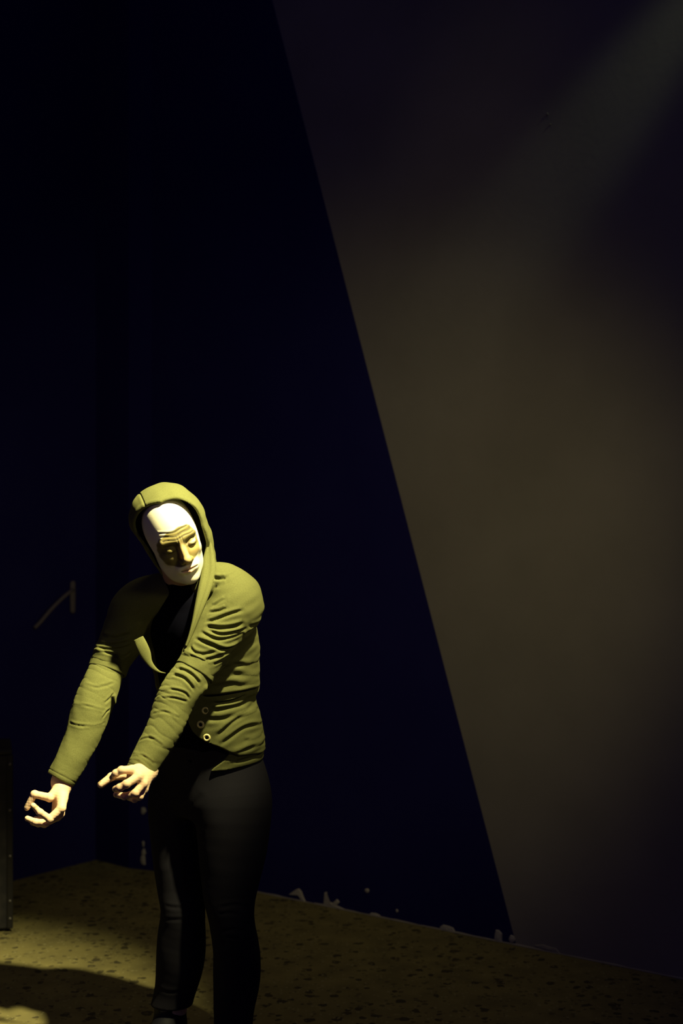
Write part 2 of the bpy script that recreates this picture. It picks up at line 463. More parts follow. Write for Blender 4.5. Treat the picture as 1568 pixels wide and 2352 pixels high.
for zz in (0.05, 0.115, 0.28, 0.45, 0.62):
    for ex in (x0+.011, x1-.011):
        link('rivet', sweep('rivet', [(ex, y0+.001, zz), (ex, y0-.002, zz), (ex, y0-.0035, zz)], [.0052, .005, .0025], 10, flat=(0, 0, 1)), M_rivet, case)
case.rotation_euler = (0, 0, math.radians(14.5))

# ------------------------------------------------------------------ the performer
LAT = norm((0.80, -0.60, 0)); FWD = norm((-0.60, -0.80, 0))     # his left, his front
person = lab(empty('person', (P(480, 2000, 4.05)[0], 4.05, 0)),
             'hooded performer, face painted white and dark, olive jacket, black trousers, both arms reaching down', 'person')

# torso rings: pixel of the centre, distance, half width, half depth
TOR = [(438, 1338, 3.965, .062, .060), (444, 1362, 3.975, .105, .082), (452, 1395, 3.985, .150, .105), (461, 1450, 4.0, .172, .132), (470, 1520, 4.02, .165, .128),
       (474, 1570, 4.03, .158, .126), (474, 1602, 4.04, .148, .122), (478, 1650, 4.05, .158, .130), (484, 1705, 4.06, .163, .132),
       (485, 1765, 4.07, .162, .130), (486, 1830, 4.08, .155, .126), (486, 1880, 4.08, .12, .11)]
tc_ = catmull([[*P(x, y, Y), a, b] for x, y, Y, a, b in TOR], 8)[::-1]
TZ, TX, TY, TA, TB = tc_[:, 2], tc_[:, 0], tc_[:, 1], tc_[:, 3], tc_[:, 4]
def tor_uv(p):
    z = p[:, 2]; qx = p[:, 0]-np.interp(z, TZ, TX); qy = p[:, 1]-np.interp(z, TZ, TY)
    return qx*LAT[0]+qy*LAT[1], qx*FWD[0]+qy*FWD[1]
def torso(p, off=0.0, ztop=None, zbot=None):
    u, v = tor_uv(p); z = p[:, 2]
    d = ell2(u, v, np.interp(z, TZ, TA)+off, np.interp(z, TZ, TB)+off)
    d = smax(d, z-(TZ[-1] if ztop is None else ztop), 0.02)
    return smax(d, (TZ[0] if zbot is None else zbot)-z, 0.004)

# joints
SHL, ELL, WRL = P(541, 1388, 3.90), P(436, 1568, 3.815), P(334, 1770, 3.735)
SHR, ELR, WRR = P(320, 1402, 4.06), P(238, 1560, 3.985), P(141, 1792, 3.90)
NKB = P(446, 1352, 3.975)
def sm(pts, rad, sub=4):
    q = catmull([[*p, r] for p, r in zip(pts, rad)], sub); return q[:, :3], q[:, 3]
# upper sleeves (jacket) run from neck over the shoulder to just above the elbow
USL, USLr = sm([P(470, 1350, 3.96), P(512, 1350, 3.93), SHL, P(503, 1448, 3.875), P(466, 1510, 3.845), P(446, 1542, 3.83)], [.062, .068, .076, .069, .056, .051])
USR, USRr = sm([P(420, 1360, 3.99), P(365, 1375, 4.03), SHR, P(290, 1455, 4.045), P(262, 1502, 4.02), P(250, 1528, 4.01)], [.06, .070, .080, .066, .055, .050])
# undersleeves
ARL = [P(470, 1500, 3.85), P(446, 1540, 3.83), P(420, 1580, 3.81), P(398, 1620, 3.795), P(380, 1668, 3.775), P(350, 1722, 3.75), P(318, 1778, 3.727)]
ARLr = [.047, .050, .053, .050, .046, .041, .037]
ARR = [P(262, 1500, 4.02), P(244, 1545, 4.0), P(226, 1590, 3.975), P(208, 1635, 3.955), P(190, 1690, 3.935), P(166, 1742, 3.915), P(139, 1790, 3.90)]
ARRr = [.047, .049, .052, .052, .046, .042, .039]

def legs(p, off=0.0, zl=0.07, zr=0.118):
    L, Lr = sm([P(533, 1800, 4.04), P(536, 1850, 4.03), P(534, 1950, 4.02), P(527, 2050, 4.01), P(531, 2105, 4.005), P(543, 2190, 4.02), P(543, 2250, 4.03), P(537, 2320, 4.03), P(535, 2400, 4.03)],
               [.098, .107, .094, .073, .062, .064, .063, .054, .049], 3)
    R, Rr = sm([P(425, 1800, 4.13), P(412, 1850, 4.13), P(408, 1950, 4.12), P(415, 2040, 4.11), P(420, 2090, 4.10), P(416, 2160, 4.12), P(413, 2215, 4.13), P(402, 2275, 4.14), P(394, 2310, 4.14), P(390, 2330, 4.14)],
               [.090, .088, .074, .064, .060, .067, .066, .057, .055, .057], 3)
    dl = smax(chain(p, L, Lr+off, 0.01), zl-p[:, 2], 0.003); dr = smax(chain(p, R, Rr+off, 0.01), zr-p[:, 2], 0.003)
    return smin(dl, dr, 0.02)

# ---- head, in its own axes: x = his left, y = out of the face, z = crown
HC = P(398, 1236, 3.90); HS = 0.99; HC2 = P(400, 1233, 3.905); HS2 = 1.06
HF = norm((0.37, -0.86, -0.28)); HU = np.array([-0.30, -0.28, 0.95]); HU = norm(HU-HF*(HU@HF)); HX = -np.cross(HU, HF)*-1.0
HX = np.cross(HF, HU)                    # his left is +x in the picture
HX = HX if HX[0] > 0 else -HX
RH = np.stack([HX, HF, HU])
def hl(p): return (p-HC.astype(np.float32))@(RH.T/HS).astype(np.float32)
def hw(q): return HC+(np.asarray(q)*HS)@RH
def head(p):
    q = hl(p); m = q.copy(); m[:, 0] = np.abs(m[:, 0])
    d = ell(q, (0, -.018, .032), (.070, .092, .092))
    d = smin(d, ell(q, (0, .026, -.020), (.061, .062, .092)), .03)
    d = smin(d, ell(m, (.0, .034, -.076), (.046, .046, .044)), .03)
    d = smin(d, ell(q, (0, .068, -.100), (.021, .018, .017)), .02)
    d = smin(d, ell(m, (.034, .060, -.024), (.019, .017, .015)), .02)           # cheekbones
    d = smin(d, rcone(m, (.006, .083, .024), (.044, .072, .026), .011, .008), .014)   # brow ridge
    d = smax(d, -ell(m, (.031, .098, .004), (.019, .019, .013)), .016)          # sockets
    d = smin(d, ell(m, (.031, .073, .001), (.014, .013, .012)), .004)           # eyeball under lid
    d = smin(d, rcone(q, (0, .084, .016), (0, .108, -.026), .0075, .0105), .010)  # nose
    d = smin(d, ell(q, (0, .110, -.029), (.0115, .0105, .0095)), .006)
    d = smin(d, ell(m, (.0125, .098, -.034), (.0075, .010, .0075)), .005)
    d = smax(d, -ell(m, (.0062, .104, -.0415), (.0036, .005, .004)), .003)      # nostrils
    d = smin(d, ell(q, (0, .082, -.060), (.030, .016, .020)), .015)             # muzzle
    d = smin(d, rcone(m, (.004, .096, -.0565), (.021, .086, -.0600), .0050, .0025), .005)
    d = smin(d, rcone(m, (.0, .095, -.0690), (.018, .087, -.0665), .0065, .0030), .005)
    d = smax(d, -rcone(m, (.0, .1045, -.0625), (.024, .0915, -.0635), .0026, .0016), .003)
    d = smax(d, -rcone(m, (.0, .097, -.0820), (.012, .092, -.0810), .0055, .0040), .008)
    # lid line
    d = smax(d, -rcone(m, (.019, .0860, -.0030), (.044, .0790, -.0035), .0012, .0010), .0015)
    d = d*HS
    n = rcone(p, hw((0, -.035, -.06)), NKB+np.array([0, 0.01, -.02]), .058, .064)
    return smin(d, n, .025)

# ---- hands
HANDL = dict(wr=(336, 1770, 3.735),
    f=[([(304, 1768, 3.662), (279, 1769, 3.640), (266, 1776, 3.640), (258, 1786, 3.652)], (.0112, .0098, .0090, .0080)),
       ([(318, 1783, 3.655), (290, 1801, 3.628), (275, 1809, 3.630), (265, 1812, 3.642)], (.0112, .0100, .0092, .0082)),
       ([(328, 1800, 3.660), (310, 1822, 3.642), (286, 1829, 3.652), (267, 1825, 3.672)], (.0105, .0093, .0086, .0078)),
       ([(331, 1813, 3.675), (321, 1830, 3.664), (309, 1836, 3.674), (297, 1833, 3.690)], (.0095, .0083, .0078, .0070)),
       ([(318, 1774, 3.735), (286, 1780, 3.722), (256, 1784, 3.705), (232, 1802, 3.695)], (.0150, .0125, .0102, .0092))])
HANDR = dict(wr=(143, 1795, 3.90),
    f=[([(141, 1856, 3.838), (114, 1881, 3.825), (92, 1866, 3.815), (76, 1850, 3.812)], (.0112, .0098, .0088, .0074)),
       ([(138, 1869, 3.855), (106, 1890, 3.848), (82, 1888, 3.850), (63, 1880, 3.855)], (.0112, .0095, .0086, .0075)),
       ([(132, 1876, 3.875), (102, 1893, 3.880), (88, 1892, 3.890), (75, 1890, 3.900)], (.0105, .0090, .0082, .0072)),
       ([(126, 1872, 3.895), (104, 1884, 3.910), (92, 1882, 3.920), (82, 1880, 3.928)], (.0095, .0082, .0075, .0068)),
       ([(136, 1812, 3.872), (114, 1832, 3.852), (79, 1824, 3.850), (62, 1855, 3.852)], (.0150, .0110, .0096, .0080))])
def hand_pts(H):
    wr = P(*H['wr']); return wr, [([P(*j) for j in js], r) for js, r in H['f']]
HPL = hand_pts(HANDL); HPR = hand_pts(HANDR)
def hand(p, HP, arm_a):
    wr, fs = HP
    d = rcone(p, arm_a, wr, .036, .027)
    palm = None
    for i, (js, r) in enumerate(fs):
        e = rcone(p, wr, js[0], .019 if i < 4 else .018, r[0]*(1.12 if i < 4 else 1.0))
        palm = e if palm is None else smin(palm, e, .014)
    # pad between the thumb root and the first finger
    palm = smin(palm, rcone(p, fs[4][0][1]*.5+fs[4][0][0]*.5, fs[0][0][0]*.6+wr*.4, .010, .011), .014)
    d = smin(d, palm, .018)
    for i, (js, r) in enumerate(fs):
        e = chain(p, js, r, .003)
        for kk in (1, 2):
            e = smin(e, np.linalg.norm(p-js[kk].astype(np.float32), axis=1)-r[kk]*1.08, .003)
        d = smin(d, e, .0035)
    return d

def body_low(p):
    d = torso(p, -.024, zbot=0.88)
    d = smin(d, rcone(p, NKB, SHL, .045, .052), .03); d = smin(d, rcone(p, NKB, SHR, .045, .052), .03)
    for a, b, c in ((SHL, ELL, WRL), (SHR, ELR, WRR)):
        d = smin(d, rcone(p, a, b, .050, .036), .015); d = smin(d, rcone(p, b, c, .036, .026), .008)
    d = smin(d, rcone(p, hw((0, -.035, -.06)), NKB, .056, .060), .03)
    return smin(d, legs(p, -.014, 0.0, 0.0), .03)

allV, allF = [], []
def addm(V, F):
    n = sum(len(v) for v in allV); allV.append(V); allF.append(F+n)
addm(*polygonise(head, HC-np.array([.15, .15, .20]), HC+np.array([.17, .17, .15]), .0019))
nh = len(allV[0])
def clip_hand(HP, ARM):
    wr = HP[0]; pts = np.array([j for js, r in HP[1] for j in js]+[wr])
    return pts.min(0)-.02, pts.max(0)+np.array([.025, .04, .03])
for HP, a in ((HPL, ARL[-2]), (HPR, ARR[-2])):
    lo, hi = clip_hand(HP, a); addm(*polygonise(lambda p: hand(p, HP, a), lo, hi, .0013))
nhh = sum(len(v) for v in allV)
addm(*polygonise(body_low, (-1.0, 3.6, 0.05), (-.1, 4.5, 1.50), .007, relax=1))
V = np.concatenate(allV); F = np.concatenate(allF)

# colours of skin and make-up, with painted shade in wrinkles and on cheeks
col = np.tile(np.array([0.82, 0.57, 0.38, 1.0]), (len(V), 1))
q = (V[:nh]-HC)@RH.T/HS; x, y, z = q.T
N = vnormals(V, F)
# frown wrinkles pressed into the brow
D = np.zeros(nh)
for zz, cv, A in ((.048, .55, .0014), (.039, .45, .0020), (.031, .3, .0018)):
    D -= A*np.exp(-((z-zz-cv*np.abs(x)*.12-.0015*np.sin(x*130))/.0016)**2)*(np.abs(x) < .045)*(y > .03)
    D += A*.5*np.exp(-((z-zz-.0048-cv*np.abs(x)*.12)/.0024)**2)*(np.abs(x) < .045)*(y > .03)
for xx in (-.007, .007): D -= .0020*np.exp(-((x-xx)/.0016)**2)*np.exp(-((z-.026)/.010)**2)*(y > .05)
V[:nh] += N[:nh]*D[:, None]
white = np.array([.80, .76, .62])
c = np.tile(white, (nh, 1))
ragged = .0025*np.sin(x*210)+.0018*np.sin(z*340+x*90)
# dark patch over brow, eyes, cheeks and nose
e1 = ((np.abs(x)/np.where(x < 0, .062, .055))**2.4+(np.abs(z-.003-.10*x)/(.053))**2.4)
inm = np.clip((1.0+ragged*14-e1)*9, 0, 1)*(y > .0)
tan = np.array([.20, .165, .055])
c = c*(1-inm[:, None])+tan*inm[:, None]
# nose bridge and tip left lighter
nz = np.clip(1.4-((x/.013)**2+((z+.014)/.036)**2)*1.0, 0, 1)*(y > .07)
c = c*(1-nz[:, None]*.85)+np.array([.58, .43, .20])*nz[:, None]*.85
nc = np.clip(1.4-(((np.abs(x)-.034)/.020)**2+((z+.020)/.014)**2), 0, 1)*(y > .03)*(x > 0)
c = c*(1-nc[:, None]*.7)+np.array([.46, .34, .14])*nc[:, None]*.7
nl = np.clip(1.4-(((np.abs(x)-.032)/.017)**2+((z-.0045-.15*(x-.03))/.0040)**2), 0, 1)*(y > .03)*(x > 0)   # pale lid
c = c*(1-nl[:, None]*.9)+np.array([.70, .58, .42])*nl[:, None]*.9
blk = np.array([.030, .024, .016])
for zz, cv, sg in ((.048, .55, .0013), (.039, .45, .0018), (.031, .3, .0016)):  # shade of the frown wrinkles darkened into the colour
    w = np.exp(-((z-zz-cv*np.abs(x)*.12-.0015*np.sin(x*130))/sg)**2)*inm*(np.abs(x) < .045)*.8
    c = c*(1-w[:, None])+blk*w[:, None]
w = np.exp(-((np.abs(x)-.010)/.006)**2-((z-.016)/.009)**2)*inm*.9; c = c*(1-w[:, None])+blk*w[:, None]
w = np.exp(-((np.abs(x)-.031)/.016)**2-((z+.0035)/.0022)**2)*(y > .05)*.95; c = c*(1-w[:, None])+blk*w[:, None]
w = np.exp(-((np.abs(x)-.046)/.008)**2-((z+.034)/.010)**2)*.85*(y > .0); c = c*(1-w[:, None])+np.array([.08, .05, .02])*w[:, None]  # cheek shadow put into the colour as a brown patch
w = np.exp(-((np.abs(x)-.038)/.020)**2-((z-.018)/.0045)**2)*.6*inm; c = c*(1-w[:, None])+blk*w[:, None]
# lips
w = np.clip(1.6-((x/.021)**2+((z+.0635)/.0085)**2), 0, 1)*(y > .07); c = c*(1-w[:, None]*.5)+np.array([.62, .16, .10])*w[:, None]*.5
w = np.exp(-((z+.0628)/.0016)**2)*(np.abs(x) < .023)*(y > .06)*.9; c = c*(1-w[:, None])+np.array([.05, .02, .015])*w[:, None]
# neck, ears and nape are bare skin
nk = np.clip((-(z+.092)+(.03-y)*.6)*60, 0, 1); c = c*(1-nk[:, None])+np.array([.40, .24, .16])*nk[:, None]
col[:nh, :3] = c
# nails and knuckle creases
for HP in (HPL, HPR):
    for i, (js, r) in enumerate(HP[1]):
        tipd = norm(js[3]-js[2]); back = norm(js[1]-(js[0]+js[3])/2) if i < 4 else norm(js[2]-(js[1]+js[3])/2)
        ctr = js[3]+tipd*r[3]*.15+back*r[3]*.95
        dd = V[nh:nhh]-ctr; side = np.cross(tipd, back)
        t = np.sqrt((dd@tipd/(.0062))**2+(dd@side/.0048)**2+(dd@back/.006)**2)
        w = np.clip((1.15-t)*6, 0, 1)*.7
        col[nh:nhh, :3] = col[nh:nhh, :3]*(1-w[:, None])+np.array([.30, .22, .10])*w[:, None]
V[nh:nhh] += N[nh:nhh]*(wave(V[nh:nhh], 3, 260, 4)*.0001)[:, None]
me = mesh_np('body', V, F)
ca = me.color_attributes.new('paint', 'FLOAT_COLOR', 'POINT'); ca.data.foreach_set('color', col.astype(np.float32).ravel())
body = link('body', me, M_skin, person)

# ---- trousers
def trousers(p):
    return smin(torso(p, -.010, ztop=P(0, 1700, 4.05)[2], zbot=P(0, 1870, 4.05)[2]), legs(p), .035)
V, F = polygonise(trousers, (-.80, 3.8, 0.03), (-.1, 4.4, 1.02), .0042)
N = vnormals(V, F)
V = V+N*(wave(V*np.array([1, 1, .8]), 11, 16, 6)*.0007)[:, None]
V = crease(V, N, [([(505, 2085), (540, 2078), (575, 2086)], 1.3, 4.5), ([(500, 2100), (535, 2098), (578, 2110)], 1.3, 4.5), ([(505, 2140), (545, 2135), (585, 2150)], 1.3, 4.5),
                  ([(515, 2150), (550, 2158), (588, 2155)], 1.3, 4.5), ([(380, 2080), (410, 2085), (450, 2075)], 1.3, 4.5), ([(375, 2110), (410, 2112), (455, 2105)], 1.3, 4.5),
                  ([(460, 1830), (440, 1900), (452, 2000)], 3, 9), ([(365, 2270), (395, 2280), (430, 2268)], 1.3, 4.5), ([(500, 2290), (540, 2300), (580, 2290)], 1.3, 4.5)], trousers)
pants = link('trousers', mesh_np('trousers', V, F), M_pants, person)

# ---- shirt under the jacket
def shirt(p):
    d = torso(p, -.012, ztop=P(0, 1366, 3.98)[2], zbot=P(0, 1740, 4.05)[2])
    return smin(d, rcone(p, NKB+np.array([0, 0, -.02]), NKB+np.array([-.012, 0, .012]), .078, .070), .02)
V, F = polygonise(shirt, (-.75, 3.7, .80), (-.15, 4.3, 1.45), .005)
N = vnormals(V, F); V = V+N*(wave(V, 5, 30, 5)*.0012)[:, None]
link('shirt', mesh_np('shirt', V, F), M_shirt, person)

# ---- jacket: body and short sleeves
def theta(p):
    u, v = tor_uv(p); return np.arctan2(u, v), np.sqrt(u*u+v*v)
def th_px(x, y):
    p = hit(x, y, lambda q: torso(q, .004))[None].astype(np.float32); return float(theta(p)[0][0]), float(p[0, 2])
EDGE = [(470, 1335), (462, 1400), (448, 1450), (438, 1480), (446, 1540), (458, 1590), (448, 1615), (431, 1655), (440, 1678), (455, 1694), (476, 1706), (504, 1715), (522, 1724), (545, 1733)]
te = np.array([th_px(*e) for e in EDGE])[::-1]
te2 = np.array([th_px(*e) for e in ((540, 1700), (530, 1733), (515, 1748), (492, 1765), (478, 1779))])[::-1]
HEM2 = P(0, 1762, 3.95)[2]
def jacket_t(p):
    th, r = theta(p); z = p[:, 2]
    cut = np.maximum(-1.15-th, th-np.interp(z, te[:, 1], te[:, 0]))*np.minimum(r, .2)
    d = torso(p, .004, zbot=te[0, 1]-.004)
    u, v = tor_uv(p)
    d = smax(d, -cut, .004)
    # longer under layer at the back of the skirt
    cut2 = np.maximum(-1.3-th, th-np.interp(z, te2[:, 1], te2[:, 0]))*np.minimum(r, .2)
    hemz = HEM2+.018*(np.sin(th-.2)-1)+.012*np.clip(th-1.0, 0, 1)
    d2 = torso(p, -.0025, ztop=P(0, 1690, 4.05)[2], zbot=HEM2-.05)
    d2 = smax(smax(d2, -cut2, .003), hemz-z, .003)
    return np.minimum(d, d2)
def plane_cut(d, p, c, n, k=.002): return smax(d, (p-np.asarray(c, np.float32))@np.asarray(n, np.float32), k)
cutL = P(446, 1540, 3.83); cnL = norm(P(446, 1540, 3.83)-P(486, 1478, 3.86))
cutR = P(248, 1530, 4.01); cnR = norm(P(246, 1535, 4.01)-P(262, 1495, 4.03)+np.array([-.01, 0, -.01]))
def jacket(p):
    d = jacket_t(p)
    l = plane_cut(chain(p, USL, USLr, .006), p, cutL, cnL); r = plane_cut(chain(p, USR, USRr, .006), p, cutR, cnR)
    hood_base = ell(p, NKB+np.array([.02, .045, .0]), (.10, .085, .05))
    d = smin(d, l, .022); d = smin(d, r, .022)
    return smin(d, hood_base, .03)
V, F = polygonise(jacket, (-.80, 3.65, .78), (-.12, 4.35, 1.50), .0024)
N = vnormals(V, F)
V = V+N*(wave(V*np.array([.5, .5, 1.8]), 21, 30, 6)*.0008)[:, None]
JC = [([(506, 1535), (547, 1527), (600, 1513)], 5, 6), ([(488, 1562), (547, 1550), (602, 1553)], 3.5, 7),
      ([(462, 1599), (517, 1597), (567, 1588), (601, 1577)], 8, 6), ([(491, 1615), (532, 1609), (567, 1594)], 6, 5),
      ([(488, 1631), (517, 1626), (561, 1615)], 6, 5), ([(473, 1652), (517, 1650), (578, 1621)], 4.5, 6),
      ([(500, 1690), (547, 1650), (602, 1624)], 4.5, 5), ([(506, 1711), (547, 1679), (576, 1667), (604, 1662)], 6, 5),
      ([(530, 1728), (576, 1717), (616, 1697)], 6, 5), ([(561, 1703), (604, 1683)], 4, 4.5), ([(482, 1577), (540, 1572), (600, 1568)], 2.5, 7),
      ([(500, 1752), (560, 1745), (612, 1728)], 4, 5), ([(561, 1461), (572, 1452), (600, 1436)], 5, 6), ([(572, 1440), (603, 1428)], 3.5, 5),
      ([(568, 1480), (600, 1470)], 2, 7),
      ([(476, 1429), (499, 1422), (527, 1411), (557, 1402)], 5.5, 4.2), ([(474, 1440), (504, 1443), (532, 1440), (557, 1432)], 7.5, 4.5),
      ([(478, 1447), (504, 1457), (532, 1454), (563, 1444)], 5, 3.6), ([(462, 1452), (490, 1466), (518, 1467), (557, 1453)], 5, 3.6),
      ([(450, 1468), (483, 1481), (518, 1492), (545, 1480)], 8, 4.5), ([(480, 1408), (504, 1403), (520, 1396)], 4, 4),
      ([(488, 1393), (518, 1376)], 3, 4), ([(470, 1517), (499, 1508), (530, 1493)], 5, 4), ([(490, 1526), (512, 1514), (532, 1500)], 3.5, 3.5),
      ([(421, 1496), (448, 1511), (474, 1523)], 5, 3), ([(438, 1484), (440, 1491), (450, 1500), (470, 1503), (495, 1496)], 3.5, 4),
      ([(490, 1328), (505, 1330), (518, 1327)], 7, 5), ([(498, 1344), (484, 1365), (474, 1382)], 6, 5), ([(516, 1330), (536, 1318), (548, 1310)], 2, 5),
      ([(218, 1496), (245, 1499), (262, 1504), (282, 1512)], 6, 3.2), ([(216, 1486), (240, 1491), (275, 1490), (300, 1482)], 5, 3.6), ([(268, 1512), (288, 1505), (299, 1497)], 3.5, 3),
      ([(225, 1478), (255, 1482), (295, 1474)], 5, 4), ([(235, 1460), (265, 1466), (300, 1455)], 4, 5)]
V = crease(V, N, JC, jacket)
jk = link('jacket', mesh_np('jacket', V, F), M_cloth, person)
lab(jk, 'short-sleeved olive hooded jacket with brass eyelets')

# rolled cuffs of the jacket
def cuff(name, a, b, ra, rb, wob):
    a = np.array(a); b = np.array(b); ax = norm(b-a); Lh = np.linalg.norm(b-a)/2; mid = (a+b)/2
    def f(p):
        q = p-mid.astype(np.float32); w = q@ax.astype(np.float32); rad = np.sqrt(np.maximum(np.einsum('ij,ij->i', q, q)-w*w, 0))
        t = np.clip((w+Lh)/(2*Lh), 0, 1); R = ra+(rb-ra)*t
        d = smax(rad-R, np.abs(w)-Lh, .004)
        return smax(d, -(rad-(R-.0075)), .002)
    m = .09
    V, F = polygonise(f, mid-m, mid+m, .0016)
    N = vnormals(V, F); V = V+N*(wave(V, wob, 60, 4)*.0006)[:, None]
    return link(name, mesh_np(name, V, F), M_cloth, jk)
cuff('rolled_cuff', P(464, 1514, 3.842), P(445, 1545, 3.828), .0545, .0560, 4)
cuff('rolled_cuff', P(258, 1508, 4.02), P(246, 1542, 4.005), .0535, .0555, 5)

# ---- undersleeves
def sleeve(pts, rad, seed, lines, extra=None, rings=1.0):
    Q, R = sm(pts, rad, 4); ax = norm(pts[-1]-pts[-2]); tipc = pts[-1]
    def f(p):
        d = chain(p, Q, R, .006)
        if extra is not None: d = smin(d, chain(p, extra[0], extra[1]), .010)
        d = plane_cut(d, p, tipc, ax)
        inner = rcone(p, tipc-ax*.02, tipc+ax*.05, .0, rad[-1]*1.0)
        return smax(d, -(rcone(p, tipc-ax*.012, tipc+ax*.05, rad[-1]-.008, rad[-1]-.004)), .002)
    lo = np.min(Q, 0)-.075; hi = np.max(Q, 0)+.075
    V, F = polygonise(f, lo, hi, .0022)
    N = vnormals(V, F)
    # gathered rings of cloth along the arm
    A = np.array(pts); T = norm(A[-1]-A[1]); s = (V-A[1])@T
    side = norm(np.cross(T, (0, -1, 0))); a = (V-A[1])@side
    ph = s*(290+40*np.sin(s*14+seed))+18*a+1.2*wave(V, seed, 45, 4)+wave(V, seed+1, 16, 3)
    rr = (1-np.abs(np.sin(ph/2)))**1.5
    amp = np.clip(.35+.5*wave(V, seed+2, 22, 4), 0, 1.0)
    V = V-N*(rr*amp*.0024*rings)[:, None]+N*(wave(V, seed+5, 26, 4)*.0011)[:, None]
    V = crease(V, N, lines, f)
    # stitched hem line near the wrist
    w = (V-tipc)@ax; V = V-N*(.0011*np.exp(-((w+.011)/.0014)**2))[:, None]
    return link('undersleeve', mesh_np('undersleeve', V, F), M_under, person)
ex = [P(438, 1580, 3.80), P(456, 1586, 3.80), P(468, 1580, 3.80)]
sleeve(ARL, ARLr, 31, [([(407, 1535), (437, 1547), (458, 1570)], 5, 3.6), ([(396, 1550), (423, 1558), (445, 1584)], 5, 3.6), ([(362, 1590), (395, 1584), (425, 1592), (434, 1606)], 3, 3),
                       ([(360, 1606), (395, 1603), (430, 1612)], 2.5, 3), ([(352, 1640), (380, 1636), (412, 1650)], 2, 3), ([(320, 1702), (345, 1695), (372, 1712)], 2.5, 3),
                       ([(305, 1733), (330, 1738), (352, 1755)], 2.5, 3), ([(293, 1749), (318, 1750), (343, 1775)], 2.5, 3.2)], (ex, [.020, .012, .007]), .55)
exr = [P(246, 1590, 3.96), P(258, 1600, 3.96), P(262, 1612, 3.96)]
sleeve(ARR, ARRr, 47, [([(196, 1573), (225, 1580), (262, 1568)], 2, 3.5), ([(168, 1615), (200, 1622), (240, 1632)], 2, 3), ([(160, 1660), (190, 1668), (240, 1660)], 2.5, 3), ([(240, 1615), (252, 1605), (262, 1592)], 2.5, 3), ([(235, 1650), (245, 1635), (252, 1630)], 3, 3)],
       (exr, [.018, .010, .006]), .4)

# ---- hood
def hl2(p): return (p-HC2.astype(np.float32))@(RH.T/HS2).astype(np.float32)
def hw2(q): return HC2+(np.asarray(q)*HS2)@RH
def hood_outer(p, off=0.0):
    q = hl2(p)
    d = ell(q, (.008, -.030, .044), (.088+off, .112+off, .088+off))
    d = smin(d, ell(q, (-.014, -.050, .050), (.074+off, .080+off, .066+off)), .03)
    d = smin(d, ell(q, (.014, -.026, -.030), (.082+off, .092+off, .095+off)), .04)*HS2
    c = np.asarray(NKB+np.array([.012, .040, .0]), np.float32)
    return smin(d, rcone(p, hw2((.016, -.045, -.06)), c, .076+off, .070+off), .04)
def rim_y(q):
    return (.040-.9*np.clip(-q[:, 2]-.10, 0, 1)-.10*np.clip(q[:, 2]-.02, 0, .12)-.16*np.clip(.02-q[:, 2], 0, .12)
            -np.clip(-q[:, 0]-.01, 0, .1)*.75+np.clip(q[:, 0], 0, .1)*.10)
def hood(p):
    q = hl2(p)
    d = hood_outer(p)
    d = smax(d, -hood_outer(p, -.0055), .001)
    # face opening: everything in front of a tilted, bowed surface
    yo = rim_y(q)
    d = smax(d, (q[:, 1]-yo)*.95, .003)
    return smax(d, 1.30-p[:, 2], .002)
V, F = polygonise(hood, HC2-np.array([.18, .16, .26]), HC2+np.array([.22, .30, .18]), .0020)
N = vnormals(V, F)
q = (V-HC2)@RH.T/HS2
yo = rim_y(q)
outer = hood_outer(V.astype(np.float32)) > -.002
rim = yo-q[:, 1]
V = V+N*((.0014*np.exp(-((rim-.004)/.006)**2)-.0012*np.exp(-((rim-.020)/.0016)**2)*0)*outer)[:, None]
V = V+N*(wave(V, 77, 32, 5)*.0011*outer)[:, None]
sx = q[:, 0]+.046+.10*(q[:, 1])
V = V-N*(.0026*np.exp(-(sx/.0020)**2)*outer*(q[:, 2] > .02))[:, None]
V = V+N*(.0005*np.exp(-((sx+.006)/.0035)**2)*outer*(q[:, 2] > .02))[:, None]
hd = link('hood', mesh_np('hood', V, F), M_cloth, jk)

# ---- front band that runs on from the hood rim down the open jacket
def band(name, st, par, m, seg=20, ridge=True):
    q = catmull([[*P(x, y, Y), w, t] for x, y, Y, w, t in st], 6); V = []; F = []
    n = len(q)
    for i in range(n):
        p = q[i, :3]; t = norm(q[min(i+1, n-1), :3]-q[max(i-1, 0), :3]); vd = norm(p-np.array([-.9, 0, CAMZ+.3]))
        sd = norm(np.cross(t, vd)); out = norm(np.cross(sd, t)); w, th = q[i, 3], q[i, 4]
        if out[1] > 0: out = -out
        for k in range(seg):
            a = 2*math.pi*k/seg; cx, sy = math.cos(a), math.sin(a)
            g = 1.0
            if ridge and sy > 0: g = 1.0+.7*(-math.exp(-((cx-.1)/.22)**2)+.35)
            V.append(p+sd*w*cx+out*th*sy*g)
    for i in range(n-1):
        for k in range(seg):
            k2 = (k+1) % seg; F.append((i*seg+k, (i+1)*seg+k, (i+1)*seg+k2, i*seg+k2))
    F.append(tuple(range(seg))); F.append(tuple((n-1)*seg+k for k in range(seg))[::-1])
    return link(name, mesh_py(name, V, F, True), m, par)
band('front_band', [(477, 1235, 3.925, .004, .004), (480, 1258, 3.915, .010, .006), (480, 1282, 3.905, .016, .008), (479, 1315, 3.885, .020, .010), (469, 1355, 3.855, .018, .009), (457, 1395, 3.835, .013, .008), (446, 1432, 3.825, .008, .007), (436, 1462, 3.820, .005, .005), (427, 1484, 3.816, .003, .003)], jk, M_cloth)
band('jacket_front_corner', [(318, 1466, 3.875, .014, .004), (326, 1484, 3.870, .016, .005), (334, 1502, 3.868, .015, .005), (342, 1520, 3.866, .009, .004), (352, 1533, 3.864, .006, .003), (366, 1543, 3.862, .003, .0025), (380, 1546, 3.862, .001, .001)], jk, M_cloth, 16, False)
